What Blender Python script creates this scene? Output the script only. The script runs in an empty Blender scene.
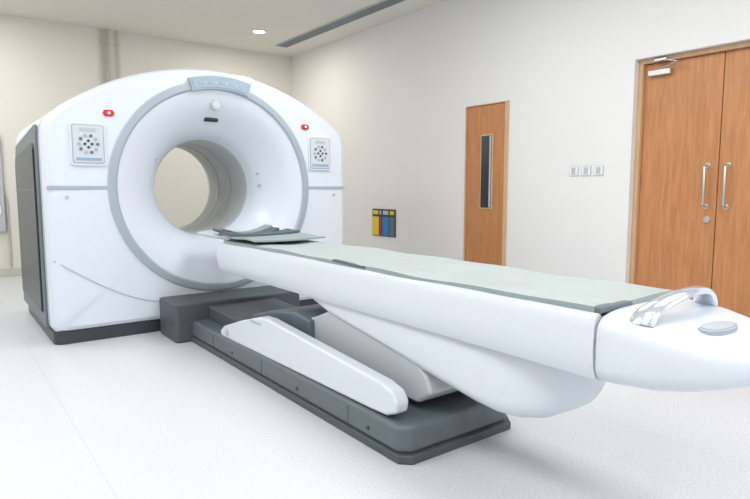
import bpy, bmesh, math
from mathutils import Vector, Matrix
S=bpy.context.scene
S.view_settings.view_transform='Standard'
S.view_settings.look='None'
CX,CZ=1.758,1.07
WX,WY,CEIL=4.6,8.32,3.10
# ---------------- materials
def mat(name,col,rough=.5,metal=0,noise=0,nscale=20,bump=0,coat=0,emit=0):
    m=bpy.data.materials.new(name); m.use_nodes=True
    nt=m.node_tree; b=nt.nodes['Principled BSDF']
    b.inputs['Base Color'].default_value=(*col,1); b.inputs['Roughness'].default_value=rough
    b.inputs['Metallic'].default_value=metal; b.inputs['Coat Weight'].default_value=coat
    if emit:
        b.inputs['Emission Color'].default_value=(*col,1); b.inputs['Emission Strength'].default_value=emit
    tc=nt.nodes.new('ShaderNodeTexCoord')
    n=nt.nodes.new('ShaderNodeTexNoise'); n.inputs['Scale'].default_value=nscale; n.inputs['Detail'].default_value=4
    nt.links.new(tc.outputs['Object'],n.inputs['Vector'])
    mx=nt.nodes.new('ShaderNodeMix'); mx.data_type='RGBA'
    k=max(noise,.01)
    mx.inputs[6].default_value=(*[max(0,c*(1-k)) for c in col],1)
    mx.inputs[7].default_value=(*[min(1,c*(1+k)) for c in col],1)
    nt.links.new(n.outputs['Fac'],mx.inputs[0]); nt.links.new(mx.outputs[2],b.inputs['Base Color'])
    if bump:
        bp=nt.nodes.new('ShaderNodeBump'); bp.inputs['Strength'].default_value=bump; bp.inputs['Distance'].default_value=.005
        nt.links.new(n.outputs['Fac'],bp.inputs['Height']); nt.links.new(bp.outputs[0],b.inputs['Normal'])
    return m
def woodmat(name,c1,c2):
    m=mat(name,c1,.38); nt=m.node_tree; b=nt.nodes['Principled BSDF']
    tc=nt.nodes.new('ShaderNodeTexCoord'); mp=nt.nodes.new('ShaderNodeMapping'); mp.inputs['Scale'].default_value=(14,14,1.1)
    n=nt.nodes.new('ShaderNodeTexNoise'); n.inputs['Scale'].default_value=2.2; n.inputs['Detail'].default_value=8; n.inputs['Distortion'].default_value=1.2
    r=nt.nodes.new('ShaderNodeValToRGB'); r.color_ramp.elements[0].color=(*c1,1); r.color_ramp.elements[1].color=(*c2,1)
    r.color_ramp.elements[0].position=.35; r.color_ramp.elements[1].position=.68
    nt.links.new(tc.outputs['Object'],mp.inputs[0]); nt.links.new(mp.outputs[0],n.inputs['Vector']); nt.links.new(n.outputs['Fac'],r.inputs[0])
    nt.links.new(r.outputs[0],b.inputs['Base Color']); return m
M={}
M['white']=mat('gantry_white',(.72,.77,.84),.3,coat=.2)
M['white2']=mat('table_white',(.70,.74,.80),.32,coat=.2)
M['trim']=mat('blue_grey_trim',(.38,.44,.50),.35)
M['bore']=mat('bore_grey',(.48,.50,.50),.4)
M['dark']=mat('charcoal',(.035,.045,.055),.35)
M['dark2']=mat('side_frame_grey',(.13,.16,.19),.4)
M['base']=mat('slate_base',(.12,.145,.165),.42,noise=.06)
M['base2']=mat('slate_base_top',(.075,.09,.105),.5)
M['pad']=mat('pad_vinyl',(.42,.47,.46),.45,noise=.05,nscale=6,bump=.3)
M['strap']=mat('strap_grey',(.10,.125,.145),.6,noise=.2)
M['strapl']=mat('strap_light',(.30,.36,.37),.6,noise=.1)
M['chrome']=mat('polished_metal',(.74,.80,.88),.18,.85)
M['steel']=mat('brushed_steel',(.62,.62,.62),.32,.9)
M['lgrey']=mat('light_grey',(.50,.53,.56),.4)
M['pgrey']=mat('panel_pale_grey',(.62,.66,.70),.4)
M['red']=mat('red_button',(.6,.02,.03),.4)
M['blue']=mat('label_blue',(.25,.42,.62),.35)
M['lblue']=mat('display_glass',(.38,.48,.57),.15)
M['black']=mat('black_plastic',(.015,.015,.018),.4)
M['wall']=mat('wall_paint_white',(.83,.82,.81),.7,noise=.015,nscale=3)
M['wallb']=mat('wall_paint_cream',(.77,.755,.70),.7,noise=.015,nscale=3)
M['ceil']=mat('ceiling_paint',(.80,.785,.74),.8)
M['skirt']=mat('skirting',(.60,.58,.53),.5)
M['wood']=woodmat('orange_veneer',(.48,.20,.075),(.59,.265,.11))
M['woodf']=woodmat('frame_veneer',(.62,.38,.21),(.72,.48,.28))
M['glass']=mat('dark_glass',(.05,.055,.06),.12)
M['yellow']=mat('yellow_print',(.80,.58,.03),.5)
M['pblue']=mat('blue_print',(.02,.20,.52),.5)
M['pred']=mat('red_print',(.42,.03,.04),.5)
M['paper']=mat('paper_white',(.85,.85,.83),.6)
M['lamp']=mat('lamp_diffuser',(1,.96,.88),.5,emit=6)
M['pipe']=mat('conduit_grey',(.55,.51,.43),.5)
# floor
fm=mat('speckled_vinyl',(.62,.645,.675),.40,noise=.25,nscale=95); M['floor']=fm
nt=fm.node_tree; b=nt.nodes['Principled BSDF']; old=b.inputs['Base Color'].links[0].from_socket
tc=nt.nodes.new('ShaderNodeTexCoord'); sp=nt.nodes.new('ShaderNodeSeparateXYZ'); nt.links.new(tc.outputs['Object'],sp.inputs[0])
a=nt.nodes.new('ShaderNodeMath'); a.operation='PINGPONG'; a.inputs[1].default_value=1.0
ad=nt.nodes.new('ShaderNodeMath'); ad.operation='ADD'; ad.inputs[1].default_value=3.56
nt.links.new(sp.outputs[0],ad.inputs[0]); nt.links.new(ad.outputs[0],a.inputs[0])
lt=nt.nodes.new('ShaderNodeMath'); lt.operation='LESS_THAN'; lt.inputs[1].default_value=.0025; nt.links.new(a.outputs[0],lt.inputs[0])
mx=nt.nodes.new('ShaderNodeMix'); mx.data_type='RGBA'; mx.inputs[7].default_value=(.55,.57,.59,1)
nt.links.new(lt.outputs[0],mx.inputs[0]); nt.links.new(old,mx.inputs[6]); nt.links.new(mx.outputs[2],b.inputs['Base Color'])
# ---------------- helpers
def empty(name,loc=(0,0,0)):
    e=bpy.data.objects.new(name,None); S.collection.objects.link(e); e.location=loc; e.empty_display_size=.1
    return e
bpy.context.view_layer.update()
def finish(name,bm,mats,parent=None,smooth=35,bevel=0,seg=3):
    bmesh.ops.recalc_face_normals(bm,faces=bm.faces)
    me=bpy.data.meshes.new(name); bm.to_mesh(me); bm.free()
    for m in (mats if isinstance(mats,list) else [mats]): me.materials.append(M[m])
    o=bpy.data.objects.new(name,me); S.collection.objects.link(o)
    for p in me.polygons: p.use_smooth=True
    me.set_sharp_from_angle(angle=math.radians(smooth))
    if bevel:
        md=o.modifiers.new('bevel','BEVEL'); md.width=bevel; md.segments=seg; md.limit_method='ANGLE'; md.angle_limit=math.radians(30)
        md.harden_normals=True
    if parent:
        o.parent=parent; o.matrix_parent_inverse=Matrix.Translation(-parent.location)
    return o
def box(name,x0,x1,y0,y1,z0,z1,m,parent=None,bevel=0,seg=3):
    bm=bmesh.new(); v=[bm.verts.new((x,y,z)) for x in(x0,x1) for y in(y0,y1) for z in(z0,z1)]
    for f in ((0,1,3,2),(4,6,7,5),(0,4,5,1),(2,3,7,6),(0,2,6,4),(1,5,7,3)): bm.faces.new([v[i] for i in f])
    return finish(name,bm,m,parent,bevel=bevel,seg=seg)
def prism(name,pts,axis,a0,a1,m,parent=None,bevel=0,seg=3):
    bm=bmesh.new()
    def P(p,a):
        if axis=='X': return (a,p[0],p[1])
        if axis=='Y': return (p[0],a,p[1])
        return (p[0],p[1],a)
    A=[bm.verts.new(P(p,a0)) for p in pts]; B=[bm.verts.new(P(p,a1)) for p in pts]
    n=len(pts)
    bm.faces.new(A); bm.faces.new(B[::-1])
    for i in range(n): bm.faces.new((A[i],A[(i+1)%n],B[(i+1)%n],B[i]))
    return finish(name,bm,m,parent,bevel=bevel,seg=seg)
def loft(name,rings,mats,bandm=None,parent=None,caps=True,closeloop=False,smooth=35):
    bm=bmesh.new(); R=[[bm.verts.new(p) for p in r] for r in rings]; n=len(R[0])
    k=len(R)-(0 if closeloop else 1)
    for j in range(k):
        A=R[j]; B=R[(j+1)%len(R)]
        for i in range(n):
            f=bm.faces.new((A[i],A[(i+1)%n],B[(i+1)%n],B[i]))
            if bandm: f.material_index=bandm[j]
    if caps and not closeloop:
        bm.faces.new(R[0]); bm.faces.new(R[-1][::-1])
    return finish(name,bm,mats,parent,smooth=smooth)
def tube(name,pts,r,m,parent=None,cyclic=False,flat=None):
    cu=bpy.data.curves.new(name,'CURVE'); cu.dimensions='3D'; cu.bevel_depth=r; cu.bevel_resolution=4; cu.use_fill_caps=True
    s=cu.splines.new('POLY'); s.points.add(len(pts)-1)
    for i,p in enumerate(pts): s.points[i].co=(*p,1)
    s.use_cyclic_u=cyclic
    o=bpy.data.objects.new(name,cu); S.collection.objects.link(o); cu.materials.append(M[m])
    if parent: o.parent=parent; o.matrix_parent_inverse=Matrix.Translation(-parent.location)
    return o
def cyl(name,c,axis,r,h,m,parent=None,n=32,bevel=0):
    pts=[(r*math.cos(2*math.pi*i/n),r*math.sin(2*math.pi*i/n)) for i in range(n)]
    if axis=='X': pts=[(c[1]+p[0],c[2]+p[1]) for p in pts]; k=c[0]
    elif axis=='Y': pts=[(c[0]+p[0],c[2]+p[1]) for p in pts]; k=c[1]
    else: pts=[(c[0]+p[0],c[1]+p[1]) for p in pts]; k=c[2]
    return prism(name,pts,axis,k-h/2,k+h/2,m,parent,bevel=bevel)
def rrect(x0,x1,z0,z1,r,n=5):
    out=[]
    for cx,cz,a0 in ((x1-r,z1-r,0),(x0+r,z1-r,90),(x0+r,z0+r,180),(x1-r,z0+r,270)):
        for i in range(n+1):
            a=math.radians(a0+90*i/n); out.append((cx+r*math.cos(a),cz+r*math.sin(a)))
    return out
# ---------------- room
box('floor',-2.2,WX+.4,-2.6,WY+.2,-.1,0,'floor')
box('ceiling',-2.2,WX+.4,-2.6,WY+.2,CEIL,CEIL+.1,'ceil')
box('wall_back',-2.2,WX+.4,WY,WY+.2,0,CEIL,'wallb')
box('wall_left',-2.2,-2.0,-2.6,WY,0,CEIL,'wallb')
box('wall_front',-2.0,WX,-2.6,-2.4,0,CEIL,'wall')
# right wall with door recess and narrow door opening
bm=bmesh.new()
D1=(1.36,2.64,2.10); D2=(3.93,4.52,1.93)
def addbox(bm,x0,x1,y0,y1,z0,z1):
    v=[bm.verts.new((x,y,z)) for x in(x0,x1) for y in(y0,y1) for z in(z0,z1)]
    for f in ((0,1,3,2),(4,6,7,5),(0,4,5,1),(2,3,7,6),(0,2,6,4),(1,5,7,3)): bm.faces.new([v[i] for i in f])
W1=WX+.2
addbox(bm,WX,W1,-2.4,D1[0],0,CEIL); addbox(bm,WX,W1,D1[0],D1[1],D1[2],CEIL)
addbox(bm,WX,W1,D1[1],D2[0],0,CEIL); addbox(bm,WX,W1,D2[0],D2[1],D2[2],CEIL); addbox(bm,WX,W1,D2[1],WY,0,CEIL)
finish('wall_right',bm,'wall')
box('baseboard_back',-2.0,WX-.002,WY-.015,WY-.001,.0,.10,'skirt',bevel=.004)
bm=bmesh.new()
for a,c in((-2.4,D1[0]-.01),(D1[1]+.01,D2[0]-.01),(D2[1]+.01,WY-.02)): addbox(bm,WX-.014,WX-.001,a,c,0,.10)
finish('baseboard_right',bm,'skirt')
# double door
d=empty('door_1',(4.74,2.0,0))
box('frame_left',4.66,4.78,D1[1]-.035,D1[1]-.001,0,D1[2]-.001,'woodf',d,.004)
box('frame_right',4.66,4.78,D1[0]+.001,D1[0]+.035,0,D1[2]-.001,'woodf',d,.004)
box('frame_head',4.66,4.78,D1[0]+.035,D1[1]-.035,D1[2]-.035,D1[2]-.001,'woodf',d,.004)
box('leaf_1',4.70,4.745,2.003,D1[1]-.037,.006,D1[2]-.038,'wood',d,.003)
box('leaf_2',4.70,4.745,D1[0]+.037,1.997,.006,D1[2]-.038,'wood',d,.003)
for i,y in enumerate((2.075,1.93)):
    tube(f'pull_handle_{i+1}',[(4.70,y,.93),(4.655,y,.935),(4.645,y,.95),(4.645,y,1.22),(4.655,y,1.235),(4.70,y,1.24)],.010,'steel',d)
    cyl(f'rose_{i+1}',(4.697,y,1.24),'X',.02,.006,'steel',d); cyl(f'rose_low_{i+1}',(4.697,y,.93),'X',.02,.006,'steel',d)
cyl('lock_cylinder',(4.694,2.06,.83),'X',.024,.014,'steel',d,bevel=.003)
box('closer_body',4.655,4.70,2.38,2.56,1.96,2.005,'steel',d,.006)
tube('closer_arm',[(4.66,2.46,2.01),(4.60,2.30,2.035),(4.64,2.42,2.07),(4.66,2.50,2.075)],.008,'steel',d)
box('closer_bracket',4.63,4.66,2.40,2.50,2.065,2.085,'steel',d,.003)
# narrow door
d=empty('door_2',(4.66,4.2,0))
box('frame_left',4.585,4.70,D2[1]-.012,D2[1]-.001,0,D2[2]-.001,'woodf',d,.003)
box('frame_right',4.585,4.70,D2[0]+.001,D2[0]+.045,0,D2[2]-.001,'woodf',d,.003)
box('frame_head',4.585,4.70,D2[0]+.045,D2[1]-.012,D2[2]-.012,D2[2]-.001,'woodf',d,.003)
box('leaf',4.60,4.645,D2[0]+.047,D2[1]-.014,.006,D2[2]-.014,'wood',d,.002)
box('vision_panel_frame',4.592,4.60,4.13,4.30,.85,1.62,'woodf',d,.003)
box('vision_panel_glass',4.589,4.592,4.145,4.285,.865,1.605,'glass',d)
box('vision_panel_painted_reflection',4.587,4.589,4.15,4.172,.87,1.60,'lgrey',d)  # pale strip painted over the glass as its reflection
# switches
for y in(3.17,3.045,2.925):
    e=empty('wall_switch',(WX,y,1.22))
    prism('plate_edge',rrect(y-.045,y+.045,1.175,1.265,.008),'X',WX-.007,WX-.001,'lgrey',e)
    prism('plate',rrect(y-.041,y+.041,1.179,1.261,.008),'X',WX-.011,WX-.006,'paper',e,.002)
    box('rocker',WX-.015,WX-.011,y-.02,y+.02,1.19,1.25,'lgrey',e,.002)
# coloured chart
e=empty('colour_coded_wall_chart',(WX,5.95,.62))
box('backing',WX-.012,WX-.001,5.71,6.19,.45,.80,'dark',e,.002)
for i,(m_,y1,wd) in enumerate((('yellow',6.18,.13),('pred',6.04,.05),('pblue',5.97,.13),('dark2',5.825,.10))):
    box(f'panel_{i+1}',WX-.016,WX-.012,y1-wd,y1,.46,.70,m_,e)
    box(f'header_{i+1}',WX-.016,WX-.012,y1-wd+.01,y1-.01,.73,.78,'yellow' if i in(0,3) else 'lgrey',e)
# conduits
for x in(1.83,1.90,2.01):
    e=empty('conduit_pipe',(x,WY-.02,1.5))
    tube('pipe',[(x,WY-.022,.1),(x,WY-.022,CEIL-.001)],.013,'pipe',e)
    for z in(.8,1.6,2.4,2.9): box('clip',x-.022,x+.022,WY-.03,WY-.001,z,z+.03,'pipe',e,.003)
# wall trunking at far left
e=empty('medical_wall_trunking',(.56,WY,1.4))
prism('housing',rrect(.48,.66,.55,1.72,.03),'Y',WY-.07,WY-.001,'lgrey',e,.008)
for z in(.75,1.0,1.25,1.5): prism('outlet_plate',rrect(.52,.62,z,z+.12,.012),'Y',WY-.08,WY-.068,'paper',e,.002)
tube('cable',[(.69,WY-.02,.12),(.69,WY-.02,.9),(.66,WY-.03,1.1)],.012,'pipe',e)
# ceiling grille
e=empty('linear_ceiling_grille',(4.13,4.5,CEIL))
box('frame',4.03,4.22,.6,7.78,CEIL-.012,CEIL-.001,'lgrey',e,.003)
for i in range(4): box(f'slot_{i+1}',4.05+.04*i,4.075+.04*i,.65,7.73,CEIL-.016,CEIL-.012,'dark2',e)
# lights
def downlight(x,y,power):
    e=empty('ceiling_downlight',(x,y,CEIL))
    n=40
    rings=[[(x+r*math.cos(2*math.pi*i/n),y+r*math.sin(2*math.pi*i/n),z) for i in range(n)] for r,z in((.10,CEIL-.001),(.10,CEIL-.012),(.078,CEIL-.014),(.076,CEIL-.001))]
    loft('trim_ring',rings,'paper',parent=e,caps=False)
    cyl('diffuser',(x,y,CEIL-.005),'Z',.076,.006,'lamp',e)
    l=bpy.data.lights.new('downlight_lamp','AREA'); l.shape='DISK'; l.size=.14; l.energy=power; l.color=(1,.93,.83)
    o=bpy.data.objects.new('lamp',l); S.collection.objects.link(o); o.location=(x,y,CEIL-.02); o.parent=e; o.matrix_parent_inverse=Matrix.Translation(-e.location)
for x,y in((3.51,7.21),(.3,7.21)): downlight(x,y,20)
def fill_panel(x,y,sx,sy,power):  # unseen ceiling panel with area light, added to brighten the room
    e=empty('added_ceiling_fill',(x,y,CEIL))
    box('housing',x-sx/2-.03,x+sx/2+.03,y-sy/2-.03,y+sy/2+.03,CEIL-.02,CEIL-.001,'paper',e,.004)
    l=bpy.data.lights.new('panel_lamp','AREA'); l.shape='RECTANGLE'; l.size=sx; l.size_y=sy; l.energy=power; l.color=(.97,.985,1)
    o=bpy.data.objects.new('lamp',l); S.collection.objects.link(o); o.location=(x,y,CEIL-.03); o.parent=e; o.matrix_parent_inverse=Matrix.Translation(-e.location)
for x,y,p in((0,1.0,30),(2.6,1.0,30),(-.6,3.2,38),(2.6,3.2,36),(0,-1.4,38),(2.6,-1.4,40)): fill_panel(x,y,1.2,1.2,p)
fill_panel(-.8,5.8,1.2,1.2,38)
# ---------------- gantry
G=empty('pet_ct_scanner_gantry',(CX,5.1,0))
N=224; FY=4.39
def outline(a,ins=0):
    c,s=math.cos(a),math.sin(a); W=1.19-ins; T=.90-ins; B=.99-ins; R=1.78; zc=T-R
    ts=[W/max(abs(c),1e-6)]
    if s<0: ts.append(B/max(-s,1e-6))
    disc=(s*zc)**2-(zc*zc-R*R); ts.append(s*zc+math.sqrt(disc))
    p=50
    t=sum(q**-p for q in ts)**(-1/p)
    return t*c,t*s
ang=[2*math.pi*i/N for i in range(N)]
def oring(ins,y): return [(CX+outline(a,ins)[0],y,CZ+outline(a,ins)[1]) for a in ang]
def cring(r,y): return [(CX+r*math.cos(a),y,CZ+r*math.sin(a)) for a in ang]
rings=[];bm_=[]
def add(r,m): rings.append(r); bm_.append(m)
for ins,y,m in((.06,5.92,0),(0,5.85,0),(0,4.53,2),(.015,4.525,2),(.015,4.505,2),(0,4.50,0),(0,4.47,0),(.006,4.44,0),(.02,4.41,0),(.045,FY+.003,0)): add(oring(ins,y),m)
FUN=[(.738,4.39),(.70,4.398),(.64,4.425),(.58,4.465),(.52,4.52),(.47,4.575),(.43,4.63),(.405,4.68),(.392,4.73)]
for r,y,m in((.805,FY,2),(.798,FY-.012,1),(.79,FY-.016,1),(.752,FY-.016,1),(.744,FY-.010,2)): add(cring(r,y),m)
for r,y in FUN: add(cring(r,y),0)
rings.pop(); bm_.pop()
add(cring(.392,4.73),2)
for r,y,m in((.386,4.74,3),(.38,4.76,3),(.38,5.04,1),(.388,5.045,1),(.388,5.08,3),(.38,5.085,3),(.38,5.30,1),(.388,5.305,1),(.388,5.33,3),(.38,5.335,3),(.38,5.55,0),(.40,5.64,0),(.48,5.80,0),(.68,5.90,0)): add(cring(r,y),m)
loft('gantry_shell',rings,['white','trim','lgrey','bore'],bm_,G,closeloop=True,smooth=28)
def funy(r):
    for (r0,y0),(r1,y1) in zip(FUN,FUN[1:]):
        if r1<=r<=r0: return y0+(y1-y0)*(r0-r)/(r0-r1)
    return 4.39
prism('plinth',rrect(.58,2.93,4.42,5.86,.06),'Z',0,.09,'dark',G,.008)
# side panels
for sx,nm in((-1,'left'),(1,'right')):
    xs=CX+sx*1.183; xo=xs+sx*.022
    prof=[(4.56,.10),(5.84,.10),(5.84,1.30),(5.74,1.42),(4.62,1.50),(4.56,1.46)]
    prism(f'side_panel_frame_{nm}',prof,'X',min(xs,xo),max(xs,xo),'dark2',G,.008)
    xo2=xo+sx*.012
    prof=[(4.66,.20),(5.76,.20),(5.76,1.25),(5.70,1.32),(4.72,1.38),(4.66,1.34)]
    prism(f'side_panel_inset_{nm}',prof,'X',min(xo,xo2),max(xo,xo2),'dark',G,.006)
    box(f'side_panel_split_{nm}',min(xo2,xo2+sx*.002),max(xo2,xo2+sx*.002),4.67,5.75,1.05,1.06,'dark2',G)
    # stripe
    x0,x1=sorted((CX+sx*1.175,CX+sx*.802))
    box(f'stripe_{nm}',x0,x1,FY-.004,FY+.03,CZ-.010,CZ+.014,'trim',G,.002)
    # seam
    pts=[]
    for i in range(25):
        t=i/24; dx=1.16-t*(1.16-.40); z=.585-.36*math.sin(t*math.pi/2*.95)
        pts.append((CX+sx*dx,FY+.001 if t>.05 else FY+.008,z))
    tube(f'lower_seam_{nm}',pts,.005,'lgrey',G)
    # control panel
    cx=CX+sx*.915; cz=1.365
    prism(f'control_bezel_{nm}',rrect(cx-.112,cx+.112,cz-.145,cz+.145,.02),'Y',FY-.012,FY+.012,'white',G,.003)
    prism(f'control_groove_{nm}',rrect(cx-.100,cx+.100,cz-.13,cz+.13,.015),'Y',FY-.0145,FY-.010,'trim',G)
    prism(f'control_face_{nm}',rrect(cx-.094,cx+.094,cz-.124,cz+.124,.013),'Y',FY-.017,FY-.012,'pgrey',G)
    for i in range(10):
        a=2*math.pi*i/10
        cyl(f'button_{nm}_{i}',(cx+.058*math.cos(a),FY-.019,cz+.0+.058*math.sin(a)),'Y',.0105,.006,'trim' if i%2 else 'dark2',G,16)
    for i in range(4):
        a=math.pi/2*i; cyl(f'arrow_{nm}_{i}',(cx+.022*math.cos(a),FY-.019,cz+.022*math.sin(a)),'Y',.009,.006,'dark',G,16)
    box(f'control_strip_{nm}',cx-.08,cx+.08,FY-.019,FY-.014,cz-.110,cz-.092,'blue',G)
    box(f'control_display_{nm}',cx-.05,cx+.05,FY-.019,FY-.014,cz+.084,cz+.108,'lgrey',G)
    ex=CX+sx*.775
    prism(f'estop_plate_{nm}',rrect(ex-.036,ex+.036,1.560,1.604,.020),'Y',FY-.008,FY+.01,'red',G,.003)
    cyl(f'estop_button_{nm}',(ex,FY-.014,1.582),'Y',.010,.016,'paper',G,24,.003)
    cyl(f'port_{nm}',(CX+sx*1.06,FY-.002,1.01),'Y',.011,.012,'lgrey',G,20)
# top display
pts=[]
for i in range(17):
    a=math.radians(90+17-34*i/16); pts.append((CX+.03+.845*math.cos(a),CZ+.845*math.sin(a)))
for i in range(17):
    a=math.radians(90-17+34*i/16); pts.append((CX+.03+.755*math.cos(a),CZ+.745*math.sin(a)))
prism('top_display_bezel',pts,'Y',FY-.03,FY+.02,'trim',G,.004)
pts2=[(CX+.03+(p[0]-CX-.03)*.93,CZ+.797+(p[1]-CZ-.797)*.72) for p in pts]
prism('top_display_glass',pts2,'Y',FY-.034,FY-.028,'lblue',G)
for i in range(9):
    a=math.radians(90+12-24*i/8); box(f'display_segment_{i}',CX+.03+.79*math.cos(a)-.012,CX+.03+.79*math.cos(a)+.012,FY-.037,FY-.033,CZ+.785*math.sin(a),CZ+.785*math.sin(a)+.016,'lgrey' if i%2 else 'trim',G)
cyl('funnel_badge',(CX+.01,funy(.64)-.005,CZ+.64),'Y',.045,.02,'lgrey',G,32,.003)
cyl('funnel_badge_core',(CX+.01,funy(.64)-.015,CZ+.64),'Y',.030,.008,'pgrey',G,32,.002)
o=box('funnel_camera_slot',CX-.055,CX+.055,funy(.53)-.02,funy(.53)+.02,CZ+.515,CZ+.545,'black',G,.01)
cyl('laser_port_1',(CX+.45,funy(.45)-.0,CZ+.02),'Y',.014,.02,'trim',G,20)
cyl('laser_port_2',(CX+.36*1.2,funy(.45),CZ+.12),'Y',.010,.02,'trim',G,20)
cyl('laser_port_3',(CX-.40,funy(.45)-.02,CZ+.22),'Y',.010,.02,'trim',G,20)
G.location.x+=.010
# ---------------- patient table
T=empty('patient_table',(CX,2.5,0))
# base
prism('docking_plinth',rrect(1.27,2.25,3.98,4.36,.03),'Z',0,.27,'base2',T,.012)
prism('base_skirt',[(1.375,4.0),(2.09,4.0),(2.09,1.78),(1.99,1.65),(1.42,1.65),(1.375,1.69)],'Z',.0,.035,'base2',T,.006)
prism('base_body',[(1.385,4.0),(2.08,4.0),(2.08,1.79),(1.98,1.67),(1.43,1.67),(1.385,1.71)],'Z',.03,.145,'base',T,.022,4)
for y in(2.05,2.9,3.6): box('base_joint',1.3835,2.0815,y-.003,y+.003,.04,.125,'base2',T)
for y in(1.9,2.5,3.3): cyl('base_screw',(1.384,y,.075),'X',.009,.006,'dark',T,16)
prism('base_cover',[(1.9,.14),(3.98,.14),(3.98,.24),(3.2,.22),(2.2,.17)],'X',1.50,2.02,'base2',T,.01)
# scissor side arms
arm=[(3.50,.135),(3.52,.17),(3.46,.21),(3.20,.29),(2.95,.355),(2.85,.36),(1.84,.285),(1.76,.265),(1.73,.225),(1.74,.18),(1.80,.155),(1.90,.15)]
prism('lift_arm_left',arm,'X',1.40,1.47,'white2',T,.014,4)
prism('lift_arm_right',arm,'X',1.985,2.055,'white2',T,.014,4)
box('lift_arm_slot',1.395,1.405,2.93,3.06,.315,.322,'trim',T)
cyl('lift_pivot',(1.398,3.40,.18),'X',.02,.01,'lgrey',T,24)
inner=[(3.2,.18),(3.2,.25),(2.9,.32),(2.6,.40),(2.45,.46),(1.85,.40),(1.72,.30),(1.70,.24),(1.78,.18)]
prism('lift_core',inner,'X',1.55,1.90,'lgrey',T,.015)
prism('lift_core_shroud',[(3.3,.2),(3.3,.29),(3.05,.36),(2.75,.40),(2.6,.38),(2.6,.2)],'X',1.52,1.95,'dark2',T,.01)
# cradle body
half=[(-.205,.498),(-.238,.510),(-.255,.545),(-.260,.60),(-.258,.665),(-.252,.695),(-.240,.708),(-.228,.706),(-.222,.695)]
prof=half+[(-x,z) for x,z in half[::-1]]
rr=[]
for y,s in((.95,1),(3.74,1),(3.79,.99),(3.82,.95)):
    rr.append([(CX+x*s,y,.60+(z-.60)*s) for x,z in prof])
loft('cradle_body',rr,'white2',parent=T,smooth=40)
# end piece
def sup(w,zt,zb,y,n=3.2,K=48):
    out=[];h=(zt-zb)/2;zc=(zt+zb)/2
    for i in range(K):
        a=2*math.pi*i/K;c,s=math.cos(a),math.sin(a)
        out.append((CX+w*math.copysign(abs(c)**(2/n),c),y,zc+h*math.copysign(abs(s)**(2/n),s)))
    return out
low=[(2.66,.20,.53,.495,5),(2.62,.212,.53,.486,5),(2.45,.220,.53,.440,6),(2.0,.222,.53,.362,6),(1.65,.222,.53,.300,6),(1.46,.220,.53,.266,5.5),(1.37,.214,.53,.253,5),(1.29,.20,.53,.254,4.4),(1.22,.178,.53,.270,4),(1.16,.145,.53,.305,3.4),(1.12,.105,.53,.350,2.8),(1.10,.06,.53,.40,2.3)]
loft('lower_carriage',[sup(w,zt,zb,y,n) for y,w,zt,zb,n in low],'white2',parent=T,smooth=50)
st=[(.942,.258,.712,.498,5),(.935,.264,.716,.494,5),(.87,.264,.715,.496,4.2),(.79,.258,.708,.502,3.8),(.72,.240,.696,.514,3.4),(.66,.210,.682,.530,3),(.61,.167,.667,.547,2.7),(.575,.117,.653,.564,2.4),(.557,.067,.642,.580,2.2),(.55,.02,.63,.598,2)]
loft('end_cap',[sup(w,zt,zb,y,n) for y,w,zt,zb,n in st],'white2',parent=T,smooth=50)
# handle
def flat_arch(name,x0,x1,y,z0,h,wy,th,m):
    K=28; rings=[]
    for i in range(K+1):
        t=i/K; x=x0+(x1-x0)*t; z=z0+h*(math.sin(math.pi*t)**.55)
        t2=min(1,max(0,t+.01)); t1=min(1,max(0,t-.01))
        dx=(x1-x0)*(t2-t1); dz=h*((math.sin(math.pi*t2))**.55-(math.sin(math.pi*t1) if t1>0 else 0)**.55) if t2<1 else -h*.2
        L=math.hypot(dx,dz); nx,nz=-dz/L,dx/L
        w=wy*(1+.35*abs(2*t-1)**2)
        ring=[]
        for k in range(12):
            a=2*math.pi*k/12; u=w*math.cos(a); v=th*math.sin(a)
            ring.append((x+nx*v,y+u-.05*math.sin(math.pi*t),z+nz*v))
        rings.append(ring)
    return loft(name,rings,m,parent=T,smooth=60)
flat_arch('grab_handle',CX-.215,CX+.17,.835,.693,.082,.028,.013,'chrome')
def oval(name,cx,cy,rx,ry,z,h,m,tilt=0):
    pts=[(cx+rx*math.cos(2*math.pi*i/40),cy+ry*math.sin(2*math.pi*i/40)) for i in range(40)]
    return prism(name,pts,'Z',z,z+h,m,T,.002)
oval('release_pad_rim',CX-.06,.70,.085,.040,.68,.014,'trim'); oval('release_pad',CX-.06,.70,.07,.031,.69,.007,'lgrey')
# mattress
bm=bmesh.new(); NX,NY=16,150
def padz(x,y):
    e=abs(x)/.24
    return .722+.004*math.sin(y*5.1+x*3)*math.sin(y*2.3+1)+.002*math.sin(y*13+x*20)-.010*e**6+.012*(abs(x)/.24)**2
top=[];bot=[]
for j in range(NY+1):
    y=.965+(3.70-.965)*j/NY; wl=.243+.002*math.sin(y*4)+.0015*math.sin(y*11)
    top.append([bm.verts.new((CX+wl*(2*i/NX-1),y,padz(wl*(2*i/NX-1),y))) for i in range(NX+1)])
    bot.append([bm.verts.new((CX+wl*(2*i/NX-1)*.99,y,.700)) for i in range(NX+1)])
for j in range(NY):
    for i in range(NX):
        bm.faces.new((top[j][i],top[j][i+1],top[j+1][i+1],top[j+1][i])); bm.faces.new((bot[j][i],bot[j+1][i],bot[j+1][i+1],bot[j][i+1]))
    f=bm.faces.new((top[j][0],top[j+1][0],bot[j+1][0],bot[j][0])); f.material_index=1
    f=bm.faces.new((top[j][NX],bot[j][NX],bot[j+1][NX],top[j+1][NX])); f.material_index=1
for j in(0,NY):
    for i in range(NX): bm.faces.new((top[j][i],top[j][i+1],bot[j][i+1],bot[j][i]))
finish('mattress_pad',bm,['pad','strapl'],T,60)
box('mattress_velcro',CX-.235,CX-.06,.945,.975,.706,.724,'dark2',T,.004)
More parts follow.
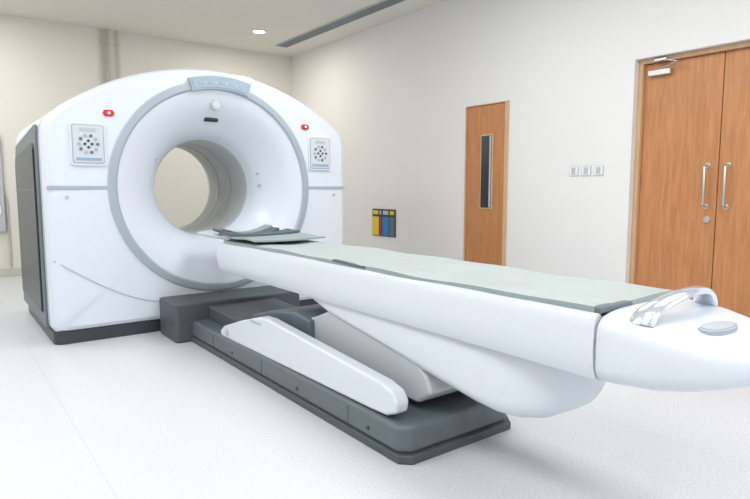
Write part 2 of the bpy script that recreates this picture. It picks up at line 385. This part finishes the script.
# strap & head pad
def sheet(name,y0,y1,w,zf,th,m,cx=CX):
    bm=bmesh.new(); A=[];B=[];nx,ny=30,16
    for j in range(ny+1):
        y=y0+(y1-y0)*j/ny
        A.append([bm.verts.new((cx+w*(2*i/nx-1),y,zf(w*(2*i/nx-1),y)+th)) for i in range(nx+1)])
        B.append([bm.verts.new((cx+w*(2*i/nx-1),y,zf(w*(2*i/nx-1),y))) for i in range(nx+1)])
    for j in range(ny):
        for i in range(nx):
            bm.faces.new((A[j][i],A[j][i+1],A[j+1][i+1],A[j+1][i])); bm.faces.new((B[j][i],B[j+1][i],B[j+1][i+1],B[j][i+1]))
        bm.faces.new((A[j][0],A[j+1][0],B[j+1][0],B[j][0])); bm.faces.new((A[j][nx],B[j][nx],B[j+1][nx],A[j+1][nx]))
    for j in(0,ny):
        for i in range(nx): bm.faces.new((A[j][i],A[j][i+1],B[j][i+1],B[j][i]))
    return finish(name,bm,m,T,60)
sheet('restraint_strap',3.22,3.70,.250,lambda x,y:.738+.012*(x/.25)**2+.004*math.sin(y*18+x*8),.010,'strapl')
sheet('restraint_strap_edge',3.56,3.74,.256,lambda x,y:.742+.020*(x/.25)**2+.004*math.sin(y*18+x*8),.018,'strap')
sheet('head_pad',3.74,4.02,.19,lambda x,y:.728+.040*(x/.19)**2,.020,'strap')
sheet('head_pad_cover',3.86,3.98,.195,lambda x,y:.738+.042*(x/.19)**2,.018,'strapl')
sheet('side_strap_fold',2.10,2.36,.010,lambda x,y:.716+.003*math.sin(y*14),.010,'strap',CX-.238)
# cradle tongue
rr=[]
for y,w in((3.70,.20),(4.28,.20),(4.36,.185),(4.40,.15),(4.415,.10)):
    rr.append([(CX+w*math.cos(a)*1.0,y,.735+ (.045 if math.sin(a)<0 else .012)*math.sin(a)) for a in [2*math.pi*i/32 for i in range(32)]])
loft('cradle_tongue',rr,'white2',parent=T,smooth=60)
# ---------------- camera
cam=bpy.data.cameras.new('camera'); co=bpy.data.objects.new('camera',cam); S.collection.objects.link(co)
cam.sensor_width=36; cam.lens=28.13; cam.clip_start=.05
co.location=(0,0,1.07); co.rotation_euler=(math.radians(84),0,math.radians(-36.8)); S.camera=co
w=bpy.data.worlds.new('world'); S.world=w; w.use_nodes=True; w.node_tree.nodes['Background'].inputs[0].default_value=(.9,.95,1,1); w.node_tree.nodes['Background'].inputs[1].default_value=.3
